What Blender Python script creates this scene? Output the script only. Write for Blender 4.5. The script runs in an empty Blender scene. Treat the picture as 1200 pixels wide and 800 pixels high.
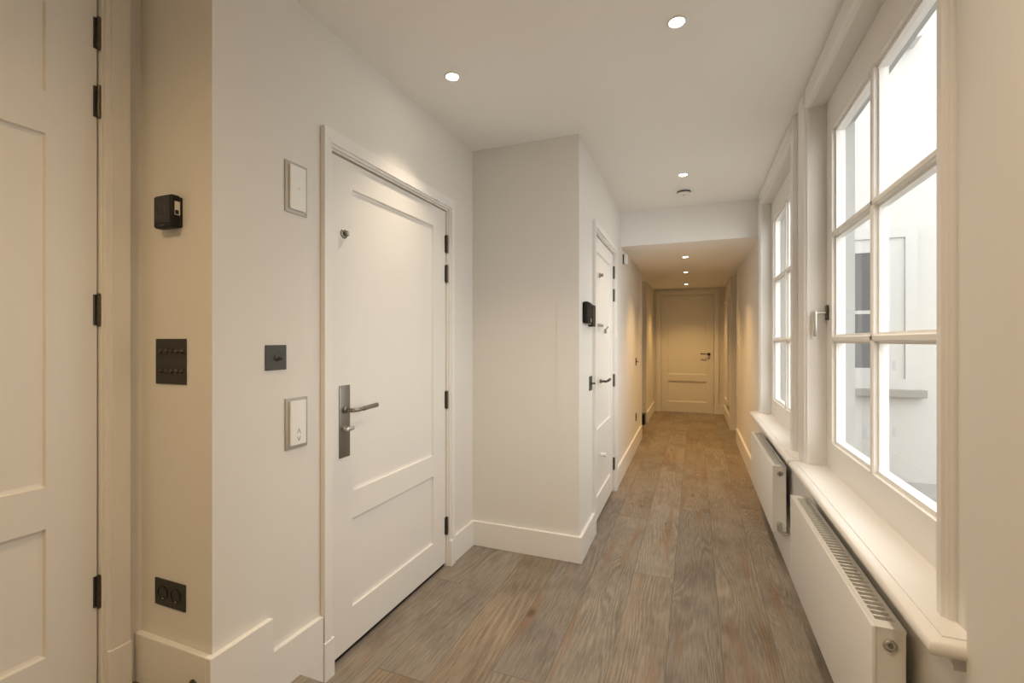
import bpy, bmesh, math, random
from mathutils import Vector, Matrix
S = bpy.context.scene
COL = S.collection
PI = math.pi
random.seed(4)

# ------------------------------------------------------------------ materials
def new_mat(name):
    m = bpy.data.materials.new(name); m.use_nodes = True
    nt = m.node_tree
    return m, nt, nt.nodes['Principled BSDF'], nt.nodes, nt.links

def paint(name, rgb, rough=0.5, var=0.02, bump=0.0, scale=6.0, spec=0.3):
    m, nt, b, N, L = new_mat(name)
    tc = N.new('ShaderNodeTexCoord'); nz = N.new('ShaderNodeTexNoise')
    nz.inputs['Scale'].default_value = scale; nz.inputs['Detail'].default_value = 4
    L.new(tc.outputs['Object'], nz.inputs['Vector'])
    mx = N.new('ShaderNodeMix'); mx.data_type = 'RGBA'
    mx.inputs[6].default_value = [c * (1 - var) for c in rgb] + [1]
    mx.inputs[7].default_value = [min(1, c * (1 + var)) for c in rgb] + [1]
    L.new(nz.outputs['Fac'], mx.inputs[0]); L.new(mx.outputs[2], b.inputs['Base Color'])
    b.inputs['Roughness'].default_value = rough
    b.inputs['Specular IOR Level'].default_value = spec
    if bump:
        n2 = N.new('ShaderNodeTexNoise'); n2.inputs['Scale'].default_value = 220; n2.inputs['Detail'].default_value = 3
        L.new(tc.outputs['Object'], n2.inputs['Vector'])
        bp = N.new('ShaderNodeBump'); bp.inputs['Strength'].default_value = bump; bp.inputs['Distance'].default_value = 0.002
        L.new(n2.outputs['Fac'], bp.inputs['Height']); L.new(bp.outputs['Normal'], b.inputs['Normal'])
    return m

def metal(name, rgb, rough=0.35, met=1.0):
    m, nt, b, N, L = new_mat(name)
    tc = N.new('ShaderNodeTexCoord'); nz = N.new('ShaderNodeTexNoise'); nz.inputs['Scale'].default_value = 60
    L.new(tc.outputs['Object'], nz.inputs['Vector'])
    rp = N.new('ShaderNodeMapRange'); rp.inputs[3].default_value = rough * 0.8; rp.inputs[4].default_value = rough * 1.2
    L.new(nz.outputs['Fac'], rp.inputs[0]); L.new(rp.outputs[0], b.inputs['Roughness'])
    b.inputs['Base Color'].default_value = (*rgb, 1); b.inputs['Metallic'].default_value = met
    return m

def emis(name, rgb, s):
    m, nt, b, N, L = new_mat(name)
    b.inputs['Base Color'].default_value = (0.9, 0.9, 0.9, 1)
    b.inputs['Emission Color'].default_value = (*rgb, 1); b.inputs['Emission Strength'].default_value = s
    return m

WALLC = (0.772, 0.750, 0.712)
M = {}
M['wall'] = paint('wall_paint', WALLC, 0.85, 0.012, 0.05)
M['ceil'] = paint('ceiling_paint', (0.93, 0.92, 0.90), 0.9, 0.006)
M['trim'] = paint('trim_satin', (0.83, 0.81, 0.785), 0.38, 0.008)
M['door'] = paint('door_satin', (0.80, 0.78, 0.745), 0.42, 0.008)
M['sash'] = paint('sash_satin', (0.82, 0.80, 0.765), 0.4, 0.008)
M['rad'] = paint('radiator_enamel', (0.86, 0.85, 0.83), 0.3, 0.005)
M['radin'] = paint('radiator_inside', (0.62, 0.60, 0.56), 0.5, 0.02)
M['white'] = paint('white_plastic', (0.85, 0.85, 0.83), 0.35, 0.005)
M['black'] = paint('black_plastic', (0.012, 0.011, 0.010), 0.5, 0.1)
M['screen'] = paint('dark_screen', (0.030, 0.030, 0.034), 0.08, 0.05)
M['dim'] = paint('display_grey', (0.10, 0.095, 0.085), 0.4, 0.02)
M['bronze'] = metal('dark_bronze', (0.11, 0.10, 0.085), 0.36, 0.85)
M['plate'] = paint('bronze_plate', (0.040, 0.036, 0.029), 0.5, 0.1)
M['plateg'] = metal('graphite_plate', (0.085, 0.082, 0.075), 0.45, 0.6)
M['iron'] = metal('pewter', (0.27, 0.25, 0.22), 0.38, 0.95)
M['chrome'] = metal('brushed_nickel', (0.62, 0.60, 0.57), 0.3)
M['steel'] = metal('satin_steel', (0.50, 0.47, 0.42), 0.4)
M['label'] = paint('sticker', (0.75, 0.72, 0.62), 0.6, 0.03)
M['grey'] = paint('grey_mark', (0.30, 0.28, 0.25), 0.5, 0.02)
M['glow'] = emis('lamp_glow', (1.0, 0.86, 0.66), 30)
M['pink'] = paint('pink_mark', (0.80, 0.70, 0.65), 0.5, 0.01)
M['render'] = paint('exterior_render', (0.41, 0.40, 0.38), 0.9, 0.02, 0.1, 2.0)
M['extpaint'] = paint('exterior_paint', (0.40, 0.395, 0.38), 0.6, 0.01)
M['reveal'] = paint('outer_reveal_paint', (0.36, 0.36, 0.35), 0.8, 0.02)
M['stone'] = paint('sill_stone', (0.22, 0.215, 0.20), 0.8, 0.08, 0, 20)
M['paving'] = paint('paving', (0.27, 0.265, 0.25), 0.85, 0.10, 0, 5)
M['darkglass'] = paint('dark_window_glass', (0.03, 0.031, 0.032), 0.05, 0.1, 0, 3, 0.6)

def glass_mat():
    m, nt, b, N, L = new_mat('window_glass')
    N.remove(b)
    out = [n for n in N if n.type == 'OUTPUT_MATERIAL'][0]
    t = N.new('ShaderNodeBsdfTransparent'); t.inputs[0].default_value = (0.97, 0.975, 0.97, 1)
    g = N.new('ShaderNodeBsdfGlossy'); g.inputs['Roughness'].default_value = 0.02
    fr = N.new('ShaderNodeFresnel'); fr.inputs['IOR'].default_value = 1.35
    mx = N.new('ShaderNodeMixShader')
    ge = N.new('ShaderNodeNewGeometry'); inv = N.new('ShaderNodeMath'); inv.operation = 'SUBTRACT'; inv.inputs[0].default_value = 1.0
    L.new(ge.outputs['Backfacing'], inv.inputs[1])
    mu = N.new('ShaderNodeMath'); mu.operation = 'MULTIPLY'; L.new(fr.outputs[0], mu.inputs[0]); L.new(inv.outputs[0], mu.inputs[1])
    L.new(mu.outputs[0], mx.inputs[0]); L.new(t.outputs[0], mx.inputs[1]); L.new(g.outputs[0], mx.inputs[2])
    L.new(mx.outputs[0], out.inputs[0])
    return m
M['glass'] = glass_mat()

def floor_mat():
    m, nt, b, N, L = new_mat('oak_planks')
    def math_(op, a=None, c=None, v2=None):
        n = N.new('ShaderNodeMath'); n.operation = op
        for i, q in enumerate((a, c)):
            if q is None: continue
            if isinstance(q, (int, float)): n.inputs[i].default_value = q
            else: L.new(q, n.inputs[i])
        return n.outputs[0]
    def comb(x, y, z=0.0):
        n = N.new('ShaderNodeCombineXYZ')
        for i, q in enumerate((x, y, z)):
            if isinstance(q, (int, float)): n.inputs[i].default_value = q
            else: L.new(q, n.inputs[i])
        return n.outputs[0]
    def noise(vec, sc, det=4, rough=0.55, dist=0.0):
        n = N.new('ShaderNodeTexNoise'); n.inputs['Scale'].default_value = sc; n.inputs['Detail'].default_value = det
        n.inputs['Roughness'].default_value = rough; n.inputs['Distortion'].default_value = dist
        L.new(vec, n.inputs['Vector']); return n.outputs['Fac']
    def ramp(fac, stops):
        r = N.new('ShaderNodeValToRGB'); L.new(fac, r.inputs[0])
        e = r.color_ramp.elements
        while len(e) < len(stops): e.new(0.5)
        for i, (p, c) in enumerate(stops):
            e[i].position = p; e[i].color = (*c, 1) if len(c) == 3 else c
        return r.outputs[0]
    def mix(fac, a, c, mode='MIX'):
        n = N.new('ShaderNodeMix'); n.data_type = 'RGBA'; n.blend_type = mode
        for i, q in ((0, fac), (6, a), (7, c)):
            if isinstance(q, (int, float)): n.inputs[i].default_value = q
            elif isinstance(q, tuple): n.inputs[i].default_value = (*q, 1)
            else: L.new(q, n.inputs[i])
        return n.outputs[2]
    g = N.new('ShaderNodeNewGeometry'); sp = N.new('ShaderNodeSeparateXYZ'); L.new(g.outputs['Position'], sp.inputs[0])
    x, y = sp.outputs[0], sp.outputs[1]
    W, LEN = 0.22, 2.3
    px = math_('DIVIDE', math_('ADD', x, 5.832), W)
    ix = math_('FLOOR', px); fx = math_('FRACT', px)
    wn = N.new('ShaderNodeTexWhiteNoise'); wn.noise_dimensions = '1D'; L.new(ix, wn.inputs['W'])
    py = math_('ADD', math_('DIVIDE', y, LEN), wn.outputs['Value'])
    iy = math_('FLOOR', py); fy = math_('FRACT', py)
    w2 = N.new('ShaderNodeTexWhiteNoise'); w2.noise_dimensions = '2D'; L.new(comb(ix, iy), w2.inputs['Vector'])
    rnd = w2.outputs['Value']
    w3 = N.new('ShaderNodeTexWhiteNoise'); w3.noise_dimensions = '2D'; L.new(comb(iy, math_('ADD', ix, 31.7)), w3.inputs['Vector'])
    rnd2 = w3.outputs['Value']
    off = math_('MULTIPLY', rnd, 37.0)
    xo = math_('ADD', x, off)
    # cathedral grain: bent rings stretched along the board
    warp = noise(comb(math_('MULTIPLY', xo, 3.2), math_('MULTIPLY', y, 0.42), off), 1.15, 2, 0.45)
    rings = math_('MULTIPLY', math_('ADD', math_('MULTIPLY', math_('SUBTRACT', fx, 0.5), 0.9), math_('MULTIPLY', warp, math_('ADD', math_('MULTIPLY', rnd2, 3.2), 2.2))), 50.0)
    wav = math_('ADD', math_('MULTIPLY', math_('SINE', rings), 0.5), 0.5)
    fine = noise(comb(math_('MULTIPLY', xo, 60.0), math_('MULTIPLY', y, 3.0), off), 3.0, 5, 0.65)
    mott = noise(comb(math_('MULTIPLY', xo, 1.0), math_('MULTIPLY', y, 0.6), off), 4.5, 4, 0.6)
    base = ramp(rnd, [(0.0, (0.215, 0.188, 0.160)), (0.35, (0.262, 0.226, 0.188)), (0.65, (0.250, 0.198, 0.145)), (1.0, (0.285, 0.248, 0.208))])
    grain = ramp(wav, [(0.0, (1.30, 1.31, 1.32)), (0.30, (1.0, 1.0, 1.0)), (1.0, (0.74, 0.71, 0.68))])
    gstr = math_('MULTIPLY', ramp(noise(comb(math_('MULTIPLY', xo, 2.0), math_('MULTIPLY', y, 0.7), off), 2.3, 2), [(0.40, (0, 0, 0)), (0.62, (1, 1, 1))]), 0.6)
    c1 = mix(gstr, base, mix(1.0, base, grain, 'MULTIPLY'))
    c2 = mix(0.8, c1, mix(1.0, c1, ramp(fine, [(0.30, (0.58, 0.55, 0.52)), (0.52, (1.02, 1.02, 1.02)), (0.72, (1.32, 1.31, 1.29))]), 'MULTIPLY'))
    c3 = mix(0.8, c2, mix(1.0, c2, ramp(mott, [(0.28, (0.62, 0.60, 0.58)), (0.50, (1.0, 1.0, 1.0)), (0.72, (1.22, 1.19, 1.15))]), 'MULTIPLY'))
    # warm heartwood streaks
    st = noise(comb(math_('MULTIPLY', xo, 9.0), math_('MULTIPLY', y, 0.75), off), 1.5, 3, 0.5, 0.3)
    stm = math_('MULTIPLY', ramp(st, [(0.56, (0, 0, 0)), (0.72, (1, 1, 1))]), 0.62)
    c4 = mix(stm, c3, (0.230, 0.125, 0.058))
    # knots
    vo = N.new('ShaderNodeTexVoronoi'); vo.inputs['Scale'].default_value = 1.0
    L.new(comb(math_('MULTIPLY', xo, 4.0), math_('MULTIPLY', y, 1.9), off), vo.inputs['Vector'])
    kn = ramp(vo.outputs['Distance'], [(0.0, (1, 1, 1)), (0.045, (0.75, 0.75, 0.75)), (0.10, (0, 0, 0))])
    c5 = mix(math_('MULTIPLY', kn, 0.75), c4, (0.050, 0.032, 0.020))
    # joints
    jx = math_('MINIMUM', fx, math_('SUBTRACT', 1.0, fx)); jy = math_('MINIMUM', fy, math_('SUBTRACT', 1.0, fy))
    jm = math_('MAXIMUM', math_('LESS_THAN', jx, 0.006), math_('LESS_THAN', jy, 0.0007))
    c6 = mix(math_('MULTIPLY', jm, 0.55), c5, (0.045, 0.034, 0.026))
    L.new(c6, b.inputs['Base Color'])
    rr = N.new('ShaderNodeMapRange'); L.new(fine, rr.inputs[0]); rr.inputs[3].default_value = 0.42; rr.inputs[4].default_value = 0.60
    L.new(rr.outputs[0], b.inputs['Roughness']); b.inputs['Specular IOR Level'].default_value = 0.35
    bp = N.new('ShaderNodeBump'); bp.inputs['Strength'].default_value = 0.25; bp.inputs['Distance'].default_value = 0.0015
    hh = math_('SUBTRACT', math_('ADD', fine, math_('MULTIPLY', wav, 0.3)), math_('MULTIPLY', jm, 1.5))
    L.new(hh, bp.inputs['Height']); L.new(bp.outputs['Normal'], b.inputs['Normal'])
    return m
M['floor'] = floor_mat()

# ------------------------------------------------------------------ mesh helpers
def B(): return bmesh.new()

def box(bm, x0, x1, y0, y1, z0, z1, bev=0.0, seg=2):
    r = bmesh.ops.create_cube(bm, size=1.0)
    vs = r['verts']
    sx, sy, sz = abs(x1 - x0), abs(y1 - y0), abs(z1 - z0)
    for v in vs:
        v.co = Vector(((x0 + x1) / 2 + v.co.x * sx, (y0 + y1) / 2 + v.co.y * sy, (z0 + z1) / 2 + v.co.z * sz))
    if bev > 0:
        es = list({e for v in vs for e in v.link_edges})
        bmesh.ops.bevel(bm, geom=es, offset=min(bev, 0.45 * min(sx, sy, sz)), segments=seg, profile=0.5, affect='EDGES')
    return bm

def cyl(bm, p0, p1, r0, r1=None, seg=24, bev=0.0):
    p0, p1 = Vector(p0), Vector(p1); d = p1 - p0
    if r1 is None: r1 = r0
    q = d.to_track_quat('Z', 'Y').to_matrix().to_4x4()
    mt = Matrix.Translation((p0 + p1) / 2) @ q
    r = bmesh.ops.create_cone(bm, cap_ends=True, cap_tris=False, segments=seg, radius1=r0, radius2=r1, depth=d.length, matrix=mt)
    if bev:
        es = [e for e in {e for v in r['verts'] for e in v.link_edges} if any(len(f.verts) > 4 for f in e.link_faces)]
        bmesh.ops.bevel(bm, geom=es, offset=bev, segments=2, profile=0.5, affect='EDGES')
    return bm

def lathe(bm, pts, o=(0, 0, 0), ax=(0, 0, 1), seg=32):
    """pts: (radius, height) along the axis"""
    o = Vector(o); q = Vector(ax).to_track_quat('Z', 'Y').to_matrix()
    rings = []
    for r, h in pts:
        if r < 1e-6: rings.append([bm.verts.new(o + q @ Vector((0, 0, h)))])
        else: rings.append([bm.verts.new(o + q @ Vector((r * math.cos(2 * PI * k / seg), r * math.sin(2 * PI * k / seg), h))) for k in range(seg)])
    for a, c in zip(rings, rings[1:]):
        for k in range(seg):
            k2 = (k + 1) % seg
            if len(a) == 1 and len(c) == 1: continue
            if len(a) == 1: bm.faces.new((a[0], c[k2], c[k]))
            elif len(c) == 1: bm.faces.new((a[k], a[k2], c[0]))
            else: bm.faces.new((a[k], a[k2], c[k2], c[k]))
    return bm

def tube(bm, pts, r, seg=12, r_end=None):
    pts = [Vector(p) for p in pts]; n = len(pts); rings = []
    up = None
    for i, p in enumerate(pts):
        t = (pts[min(i + 1, n - 1)] - pts[max(i - 1, 0)]).normalized()
        if up is None:
            up = Vector((0, 0, 1)) if abs(t.z) < 0.9 else Vector((1, 0, 0))
        s = t.cross(up).normalized(); up = s.cross(t).normalized()
        rr = r if r_end is None else r + (r_end - r) * i / (n - 1)
        rings.append([bm.verts.new(p + s * rr * math.cos(2 * PI * k / seg) + up * rr * math.sin(2 * PI * k / seg)) for k in range(seg)])
    for a, c in zip(rings, rings[1:]):
        for k in range(seg):
            bm.faces.new((a[k], a[(k + 1) % seg], c[(k + 1) % seg], c[k]))
    bm.faces.new(rings[0][::-1]); bm.faces.new(rings[-1])
    return bm

def prism(bm, poly, fn0, fn1):
    """poly of 2-D points; fn0/fn1 map a point to 3-D at the two ends"""
    a = [bm.verts.new(Vector(fn0(*p))) for p in poly]; c = [bm.verts.new(Vector(fn1(*p))) for p in poly]
    n = len(poly)
    for i in range(n): bm.faces.new((a[i], a[(i + 1) % n], c[(i + 1) % n], c[i]))
    bm.faces.new(a[::-1]); bm.faces.new(c)
    return bm

def slab(bm, axis, c0, c1, us, vs, holes=(), us1=None, vs1=None):
    """solid slab between planes c0 and c1 of one axis; the grid us x vs on face c0 (us1 x vs1 on face c1), cells in holes left open"""
    us1 = us1 or us; vs1 = vs1 or vs
    def P(c, u, v): return (c, u, v) if axis == 'x' else ((u, c, v) if axis == 'y' else (u, v, c))
    A = [[bm.verts.new(P(c0, u, v)) for v in vs] for u in us]
    C = [[bm.verts.new(P(c1, u, v)) for v in vs1] for u in us1]
    nu, nv = len(us) - 1, len(vs) - 1
    solid = lambda i, j: 0 <= i < nu and 0 <= j < nv and (i, j) not in holes
    for i in range(nu):
        for j in range(nv):
            if not solid(i, j): continue
            bm.faces.new((A[i][j], A[i + 1][j], A[i + 1][j + 1], A[i][j + 1]))
            bm.faces.new((C[i][j], C[i][j + 1], C[i + 1][j + 1], C[i + 1][j]))
            for (di, dj, p, q) in ((-1, 0, (i, j), (i, j + 1)), (1, 0, (i + 1, j + 1), (i + 1, j)), (0, -1, (i + 1, j), (i, j)), (0, 1, (i, j + 1), (i + 1, j + 1))):
                if not solid(i + di, j + dj):
                    bm.faces.new((A[p[0]][p[1]], A[q[0]][q[1]], C[q[0]][q[1]], C[p[0]][p[1]]))
    return bm

def obj(name, bm, mat, parent=None, smooth=False, loc=None, rz=0.0):
    bmesh.ops.remove_doubles(bm, verts=bm.verts, dist=1e-6)
    bmesh.ops.recalc_face_normals(bm, faces=bm.faces)
    me = bpy.data.meshes.new(name); bm.to_mesh(me); bm.free()
    if smooth:
        for p in me.polygons: p.use_smooth = True
        me.set_sharp_from_angle(angle=math.radians(38))
    o = bpy.data.objects.new(name, me); COL.objects.link(o)
    me.materials.append(M[mat] if isinstance(mat, str) else mat)
    if parent: o.parent = parent
    if loc is not None: o.location = loc
    if rz: o.rotation_euler = (0, 0, rz)
    return o

def tag(o, label=None, cat=None, group=None, kind=None):
    if label: o['label'] = label
    if cat: o['category'] = cat
    if group: o['group'] = group
    if kind: o['kind'] = kind
    return o

def root(name, loc, rz=0.0, label=None, cat=None, group=None, kind=None):
    o = bpy.data.objects.new(name, None); COL.objects.link(o)
    o.empty_display_size = 0.05
    o.location = loc; o.rotation_euler = (0, 0, rz)
    return tag(o, label, cat, group, kind)

def struct(name, bm, mat, label, cat, loc=None, rz=0.0, smooth=False):
    return tag(obj(name, bm, mat, None, smooth, loc, rz), label, cat, None, 'structure')

def dup(src, loc, label=None, rz=None):
    c = src.copy(); COL.objects.link(c); c.location = loc
    if rz is not None: c.rotation_euler = (0, 0, rz)
    if label: c['label'] = label
    for ch in list(src.children):
        k = ch.copy(); COL.objects.link(k); k.parent = c
        for g in list(ch.children):
            q = g.copy(); COL.objects.link(q); q.parent = k
    return c

# ------------------------------------------------------------------ plan (metres)
H_CEIL = 2.60
XL, XR = -1.375, 0.53           # entry left wall, window wall
XA = -1.715                     # alcove left wall
YA = 0.988                      # alcove end wall
YS = 2.775                      # short return wall
YB = 4.63                       # bulkhead face
YE = 9.36                       # end wall
YBACK = -1.3
A_L = 0.012                     # the corridor's left wall runs slightly out of parallel
CL = (-0.655, YS, 0.0)          # origin of the corridor left wall's own frame
def cw(x, y, z=0.0):            # corridor-left frame -> world
    return (CL[0] + x * math.cos(A_L) - y * math.sin(A_L), CL[1] + x * math.sin(A_L) + y * math.cos(A_L), z)

# floors
bm = B(); box(bm, -1.6, 1.3, 1.25, 9.6, -0.08, 0.0)
struct('floor', bm, 'floor', 'grey brown oak plank floor of the corridor', 'floor')
bm = B(); box(bm, -1.80, XR + 0.02, 1.03, 1.313, -0.08, 0.112, 0.004)
struct('floor_step', bm, 'floor', 'oak step between the raised entry and the corridor floor', 'step')
bm = B(); box(bm, -1.95, XR + 0.02, YBACK - 0.1, 1.065, -0.08, 0.226, 0.004)
struct('floor_landing', bm, 'floor', 'raised oak floor of the alcove at the far left', 'floor')
# ceilings
bm = B(); box(bm, -2.0, 0.80, YBACK - 0.1, YB + 0.02, H_CEIL, H_CEIL + 0.12)
struct('ceiling', bm, 'ceil', 'plain white ceiling over the front part of the hall', 'ceiling')
bm = B()
prism(bm, [(YB, 2.268), (YE + 0.15, 2.345), (YE + 0.15, 2.72), (YB, 2.72)], lambda y, z: (-1.70, y, z), lambda y, z: (XR + 0.004, y, z))
struct('ceiling_lowered', bm, 'ceil', 'lowered ceiling over the far corridor, its front edge forming a beam', 'ceiling')
bm = B(); box(bm, XR + 0.004, 1.3, 6.7, YE + 0.15, 2.30, 2.72)
struct('ceiling_recess', bm, 'ceil', 'ceiling of the recess at the far right', 'ceiling')

# walls
DW1 = 0.946
bm = B()
slab(bm, 'x', XL, XL - 0.16, [YA, 1.456, 2.468, YS + 0.12], [0, 2.150, 2.62], {(1, 0)})
struct('wall_left', bm, 'wall', 'off white left wall holding the panelled front door', 'wall')
bm = B(); box(bm, XA - 0.2, XL - 0.16, YA, YA + 0.12, 0.0, 2.62)
struct('wall_alcove', bm, 'wall', 'narrow alcove wall facing the viewer with thermostat and switches', 'wall')
bm = B()
slab(bm, 'x', XA, XA - 0.16, [YBACK, -0.101, 0.905, YA], [0.1, 2.526, 2.62], {(1, 0)})
struct('wall_alcove_left', bm, 'wall', 'alcove side wall framing the door at the left edge', 'wall')
bm = B(); box(bm, XL - 0.16, CL[0] - 0.006, YS, YS + 0.12, 0.0, 2.62)
struct('wall_return', bm, 'wall', 'short shaded wall facing the viewer between the two left doors', 'wall')
bm = B()
LW = 3.885
slab(bm, 'x', 0.0, -0.14, [0.0, 0.446, 1.456, LW], [0, 2.150, 2.62], {(1, 0)})
struct('wall_corridor_left', bm, 'wall', 'left wall of the long corridor', 'wall', CL, A_L)
bm = B(); box(bm, -0.90, -0.745, 7.90, YE + 0.1, 0.0, 2.5)
struct('wall_far_left', bm, 'wall', 'last stretch of left wall beside the end door', 'wall')
bm = B(); box(bm, -1.70, -1.55, 6.4, 8.1, 0.0, 2.6); 
struct('wall_recess_left', bm, 'wall', 'back wall of the opening on the far left', 'wall')
bm = B(); box(bm, -1.56, -0.90, 7.90, 8.02, 0.0, 2.6)
struct('wall_recess_left_side', bm, 'wall', 'side wall of the opening on the far left', 'wall')
bm = B(); box(bm, -1.56, -0.86, 6.52, 6.64, 0.0, 2.6)
struct('wall_recess_left_near', bm, 'wall', 'near side wall of the opening on the far left', 'wall')
bm = B()
slab(bm, 'y', YE, YE + 0.15, [-0.92, -0.637, 0.352, 1.2], [0, 2.240, 2.6], {(1, 0)})
struct('wall_end', bm, 'wall', 'end wall of the corridor around the far door', 'wall')
bm = B(); box(bm, 0.51, 0.70, 7.80, YE + 0.05, 0.0, 2.5)
struct('wall_far_right', bm, 'wall', 'last stretch of right wall beside the end door', 'wall')
bm = B(); box(bm, 1.05, 1.2, 6.7, 8.0, 0.0, 2.5)
struct('wall_recess_right', bm, 'wall', 'back wall of the recess on the far right', 'wall')
bm = B(); box(bm, 0.70, 1.06, 7.80, 7.95, 0.0, 2.5)
struct('wall_recess_right_side', bm, 'wall', 'side wall of the recess on the far right', 'wall')
bm = B(); box(bm, XA - 0.2, XR + 0.25, YBACK - 0.15, YBACK, 0.0, 2.62)
struct('wall_back', bm, 'wall', 'wall behind the viewer', 'wall')
# window wall in three layers: splayed inner reveal, frame seat, outer reveal
ZS, ZT = 0.728, 2.495
W1 = dict(f0=1.340, f1=2.685, b0=1.340, b1=2.685, g0=1.490, g1=2.590)
W2 = dict(f0=3.070, f1=4.440, b0=3.070, b1=4.440, g0=3.220, g1=4.360)
XF, XG, XO = 0.600, 0.660, 0.700
ZF = 2.500                     # head of the window frames
YR1 = 6.85
bm = B()
zz = [0.0, ZS - 0.03, ZT, 2.62]
slab(bm, 'x', XR, XF, [YBACK, W1['f0'], W1['f1'], W2['f0'], W2['f1'], YR1], zz, {(1, 1), (3, 1)},
     [YBACK, W1['b0'], W1['b1'], W2['b0'], W2['b1'], YR1], [0.0, ZS - 0.03, ZF, 2.66])
slab(bm, 'x', XF, XG, [YBACK, W1['b0'], W1['b1'], W2['b0'], W2['b1'], YR1], [-0.1, ZS - 0.03, ZF, 2.66], {(1, 1), (3, 1)})
box(bm, 0.508, XR + 0.01, YBACK, 1.205, 0.0, 2.61)
struct('wall_right', bm, 'wall', 'off white right wall with the two tall windows', 'wall')
bm = B()
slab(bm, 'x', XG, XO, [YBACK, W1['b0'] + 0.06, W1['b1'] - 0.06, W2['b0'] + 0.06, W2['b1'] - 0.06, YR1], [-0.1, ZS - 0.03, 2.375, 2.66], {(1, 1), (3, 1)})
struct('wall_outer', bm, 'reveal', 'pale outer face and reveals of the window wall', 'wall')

bm = B(); box(bm, 0.60, 1.06, 6.73, YR1, 0.0, 2.5)
struct('wall_recess_right_near', bm, 'wall', 'near side wall of the recess on the far right', 'wall')

# ------------------------------------------------------------------ baseboards
def board(bm, x0, x1, y0, y1, z0, z1): return box(bm, x0, x1, y0, y1, z0, z1, 0.003, 2)
BT = 0.02
bm = B()
prism(bm, [(YA - BT, 0.20), (1.07, 0.20), (1.07, 0.0), (1.4265, 0.0), (1.4265, 0.263), (1.193, 0.263), (1.193, 0.384), (YA - BT, 0.384)],
      lambda y, z: (XL, y, z), lambda y, z: (XL + BT, y, z))
bmesh.ops.bevel(bm, geom=[e for e in bm.edges], offset=0.002, segments=1, affect='EDGES')
struct('baseboard_left', bm, 'trim', 'white stepped baseboard beside the front door', 'baseboard')
bm = B(); board(bm, XA, XL, YA - BT, YA, 0.22, 0.384)
struct('baseboard_alcove', bm, 'trim', 'white baseboard under the alcove sockets', 'baseboard')
bm = B(); board(bm, XL, XL + BT, 2.4945, YS - BT, 0.0, 0.160)
struct('baseboard_left_corner', bm, 'trim', 'short white baseboard right of the front door', 'baseboard')
bm = B(); board(bm, XL, CL[0] + BT, YS - BT, YS, 0.0, 0.160)
struct('baseboard_return', bm, 'trim', 'white baseboard under the short shaded wall', 'baseboard')
bm = B(); board(bm, 0.0, BT, 0.0, 0.418, 0.0, 0.160)
struct('baseboard_corridor', bm, 'trim', 'white baseboard before the second left door', 'baseboard', CL, A_L)
bm = B(); board(bm, 0.0, BT, 1.483, LW, 0.0, 0.182)
struct('baseboard_corridor_far', bm, 'trim', 'long white baseboard beyond the second left door', 'baseboard', CL, A_L)
bm = B(); board(bm, -0.745, -0.725, 7.895, YE - BT, 0.0, 0.182)
struct('baseboard_far_left', bm, 'trim', 'white baseboard on the last stretch of left wall', 'baseboard')
bm = B(); board(bm, -0.745, -0.70, YE - BT, YE, 0.0, 0.182)
struct('baseboard_end', bm, 'trim', 'white baseboard end left of the far door', 'baseboard')
bm = B(); board(bm, 0.405, 0.51, YE - BT, YE, 0.0, 0.182)
struct('baseboard_end_right', bm, 'trim', 'white baseboard end right of the far door', 'baseboard')
bm = B(); board(bm, 0.49, 0.51, 7.90, YE - BT, 0.0, 0.182)
struct('baseboard_far_right', bm, 'trim', 'white baseboard on the last stretch of right wall', 'baseboard')
bm = B(); board(bm, XR - BT - 0.004, XR, 1.32, YR1, 0.0, 0.185)
struct('baseboard_right', bm, 'trim', 'white baseboard under the windows', 'baseboard')

# trim: casing of the openings at the far end
bm = B(); box(bm, 0.49, 0.51, 7.74, 7.88, 0.0, 2.30, 0.003); box(bm, 0.505, 0.60, 7.74, 7.80, 0.0, 2.30, 0.003)
struct('trim_1', bm, 'trim', 'white casing at the recess on the far right', 'trim')
bm = B(); box(bm, XR - 0.012, XR + 0.02, YR1 - 0.03, YR1 + 0.012, 0.0, 2.30, 0.003)
struct('trim_2', bm, 'trim', 'white edge strip where the window wall ends', 'trim')
bm = B(); box(bm, -0.02, 0.016, LW - 0.045, LW + 0.012, 0.0, 2.30, 0.003)
struct('trim_3', bm, 'trim', 'white edge strip where the corridor left wall ends', 'trim', CL, A_L)

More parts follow.
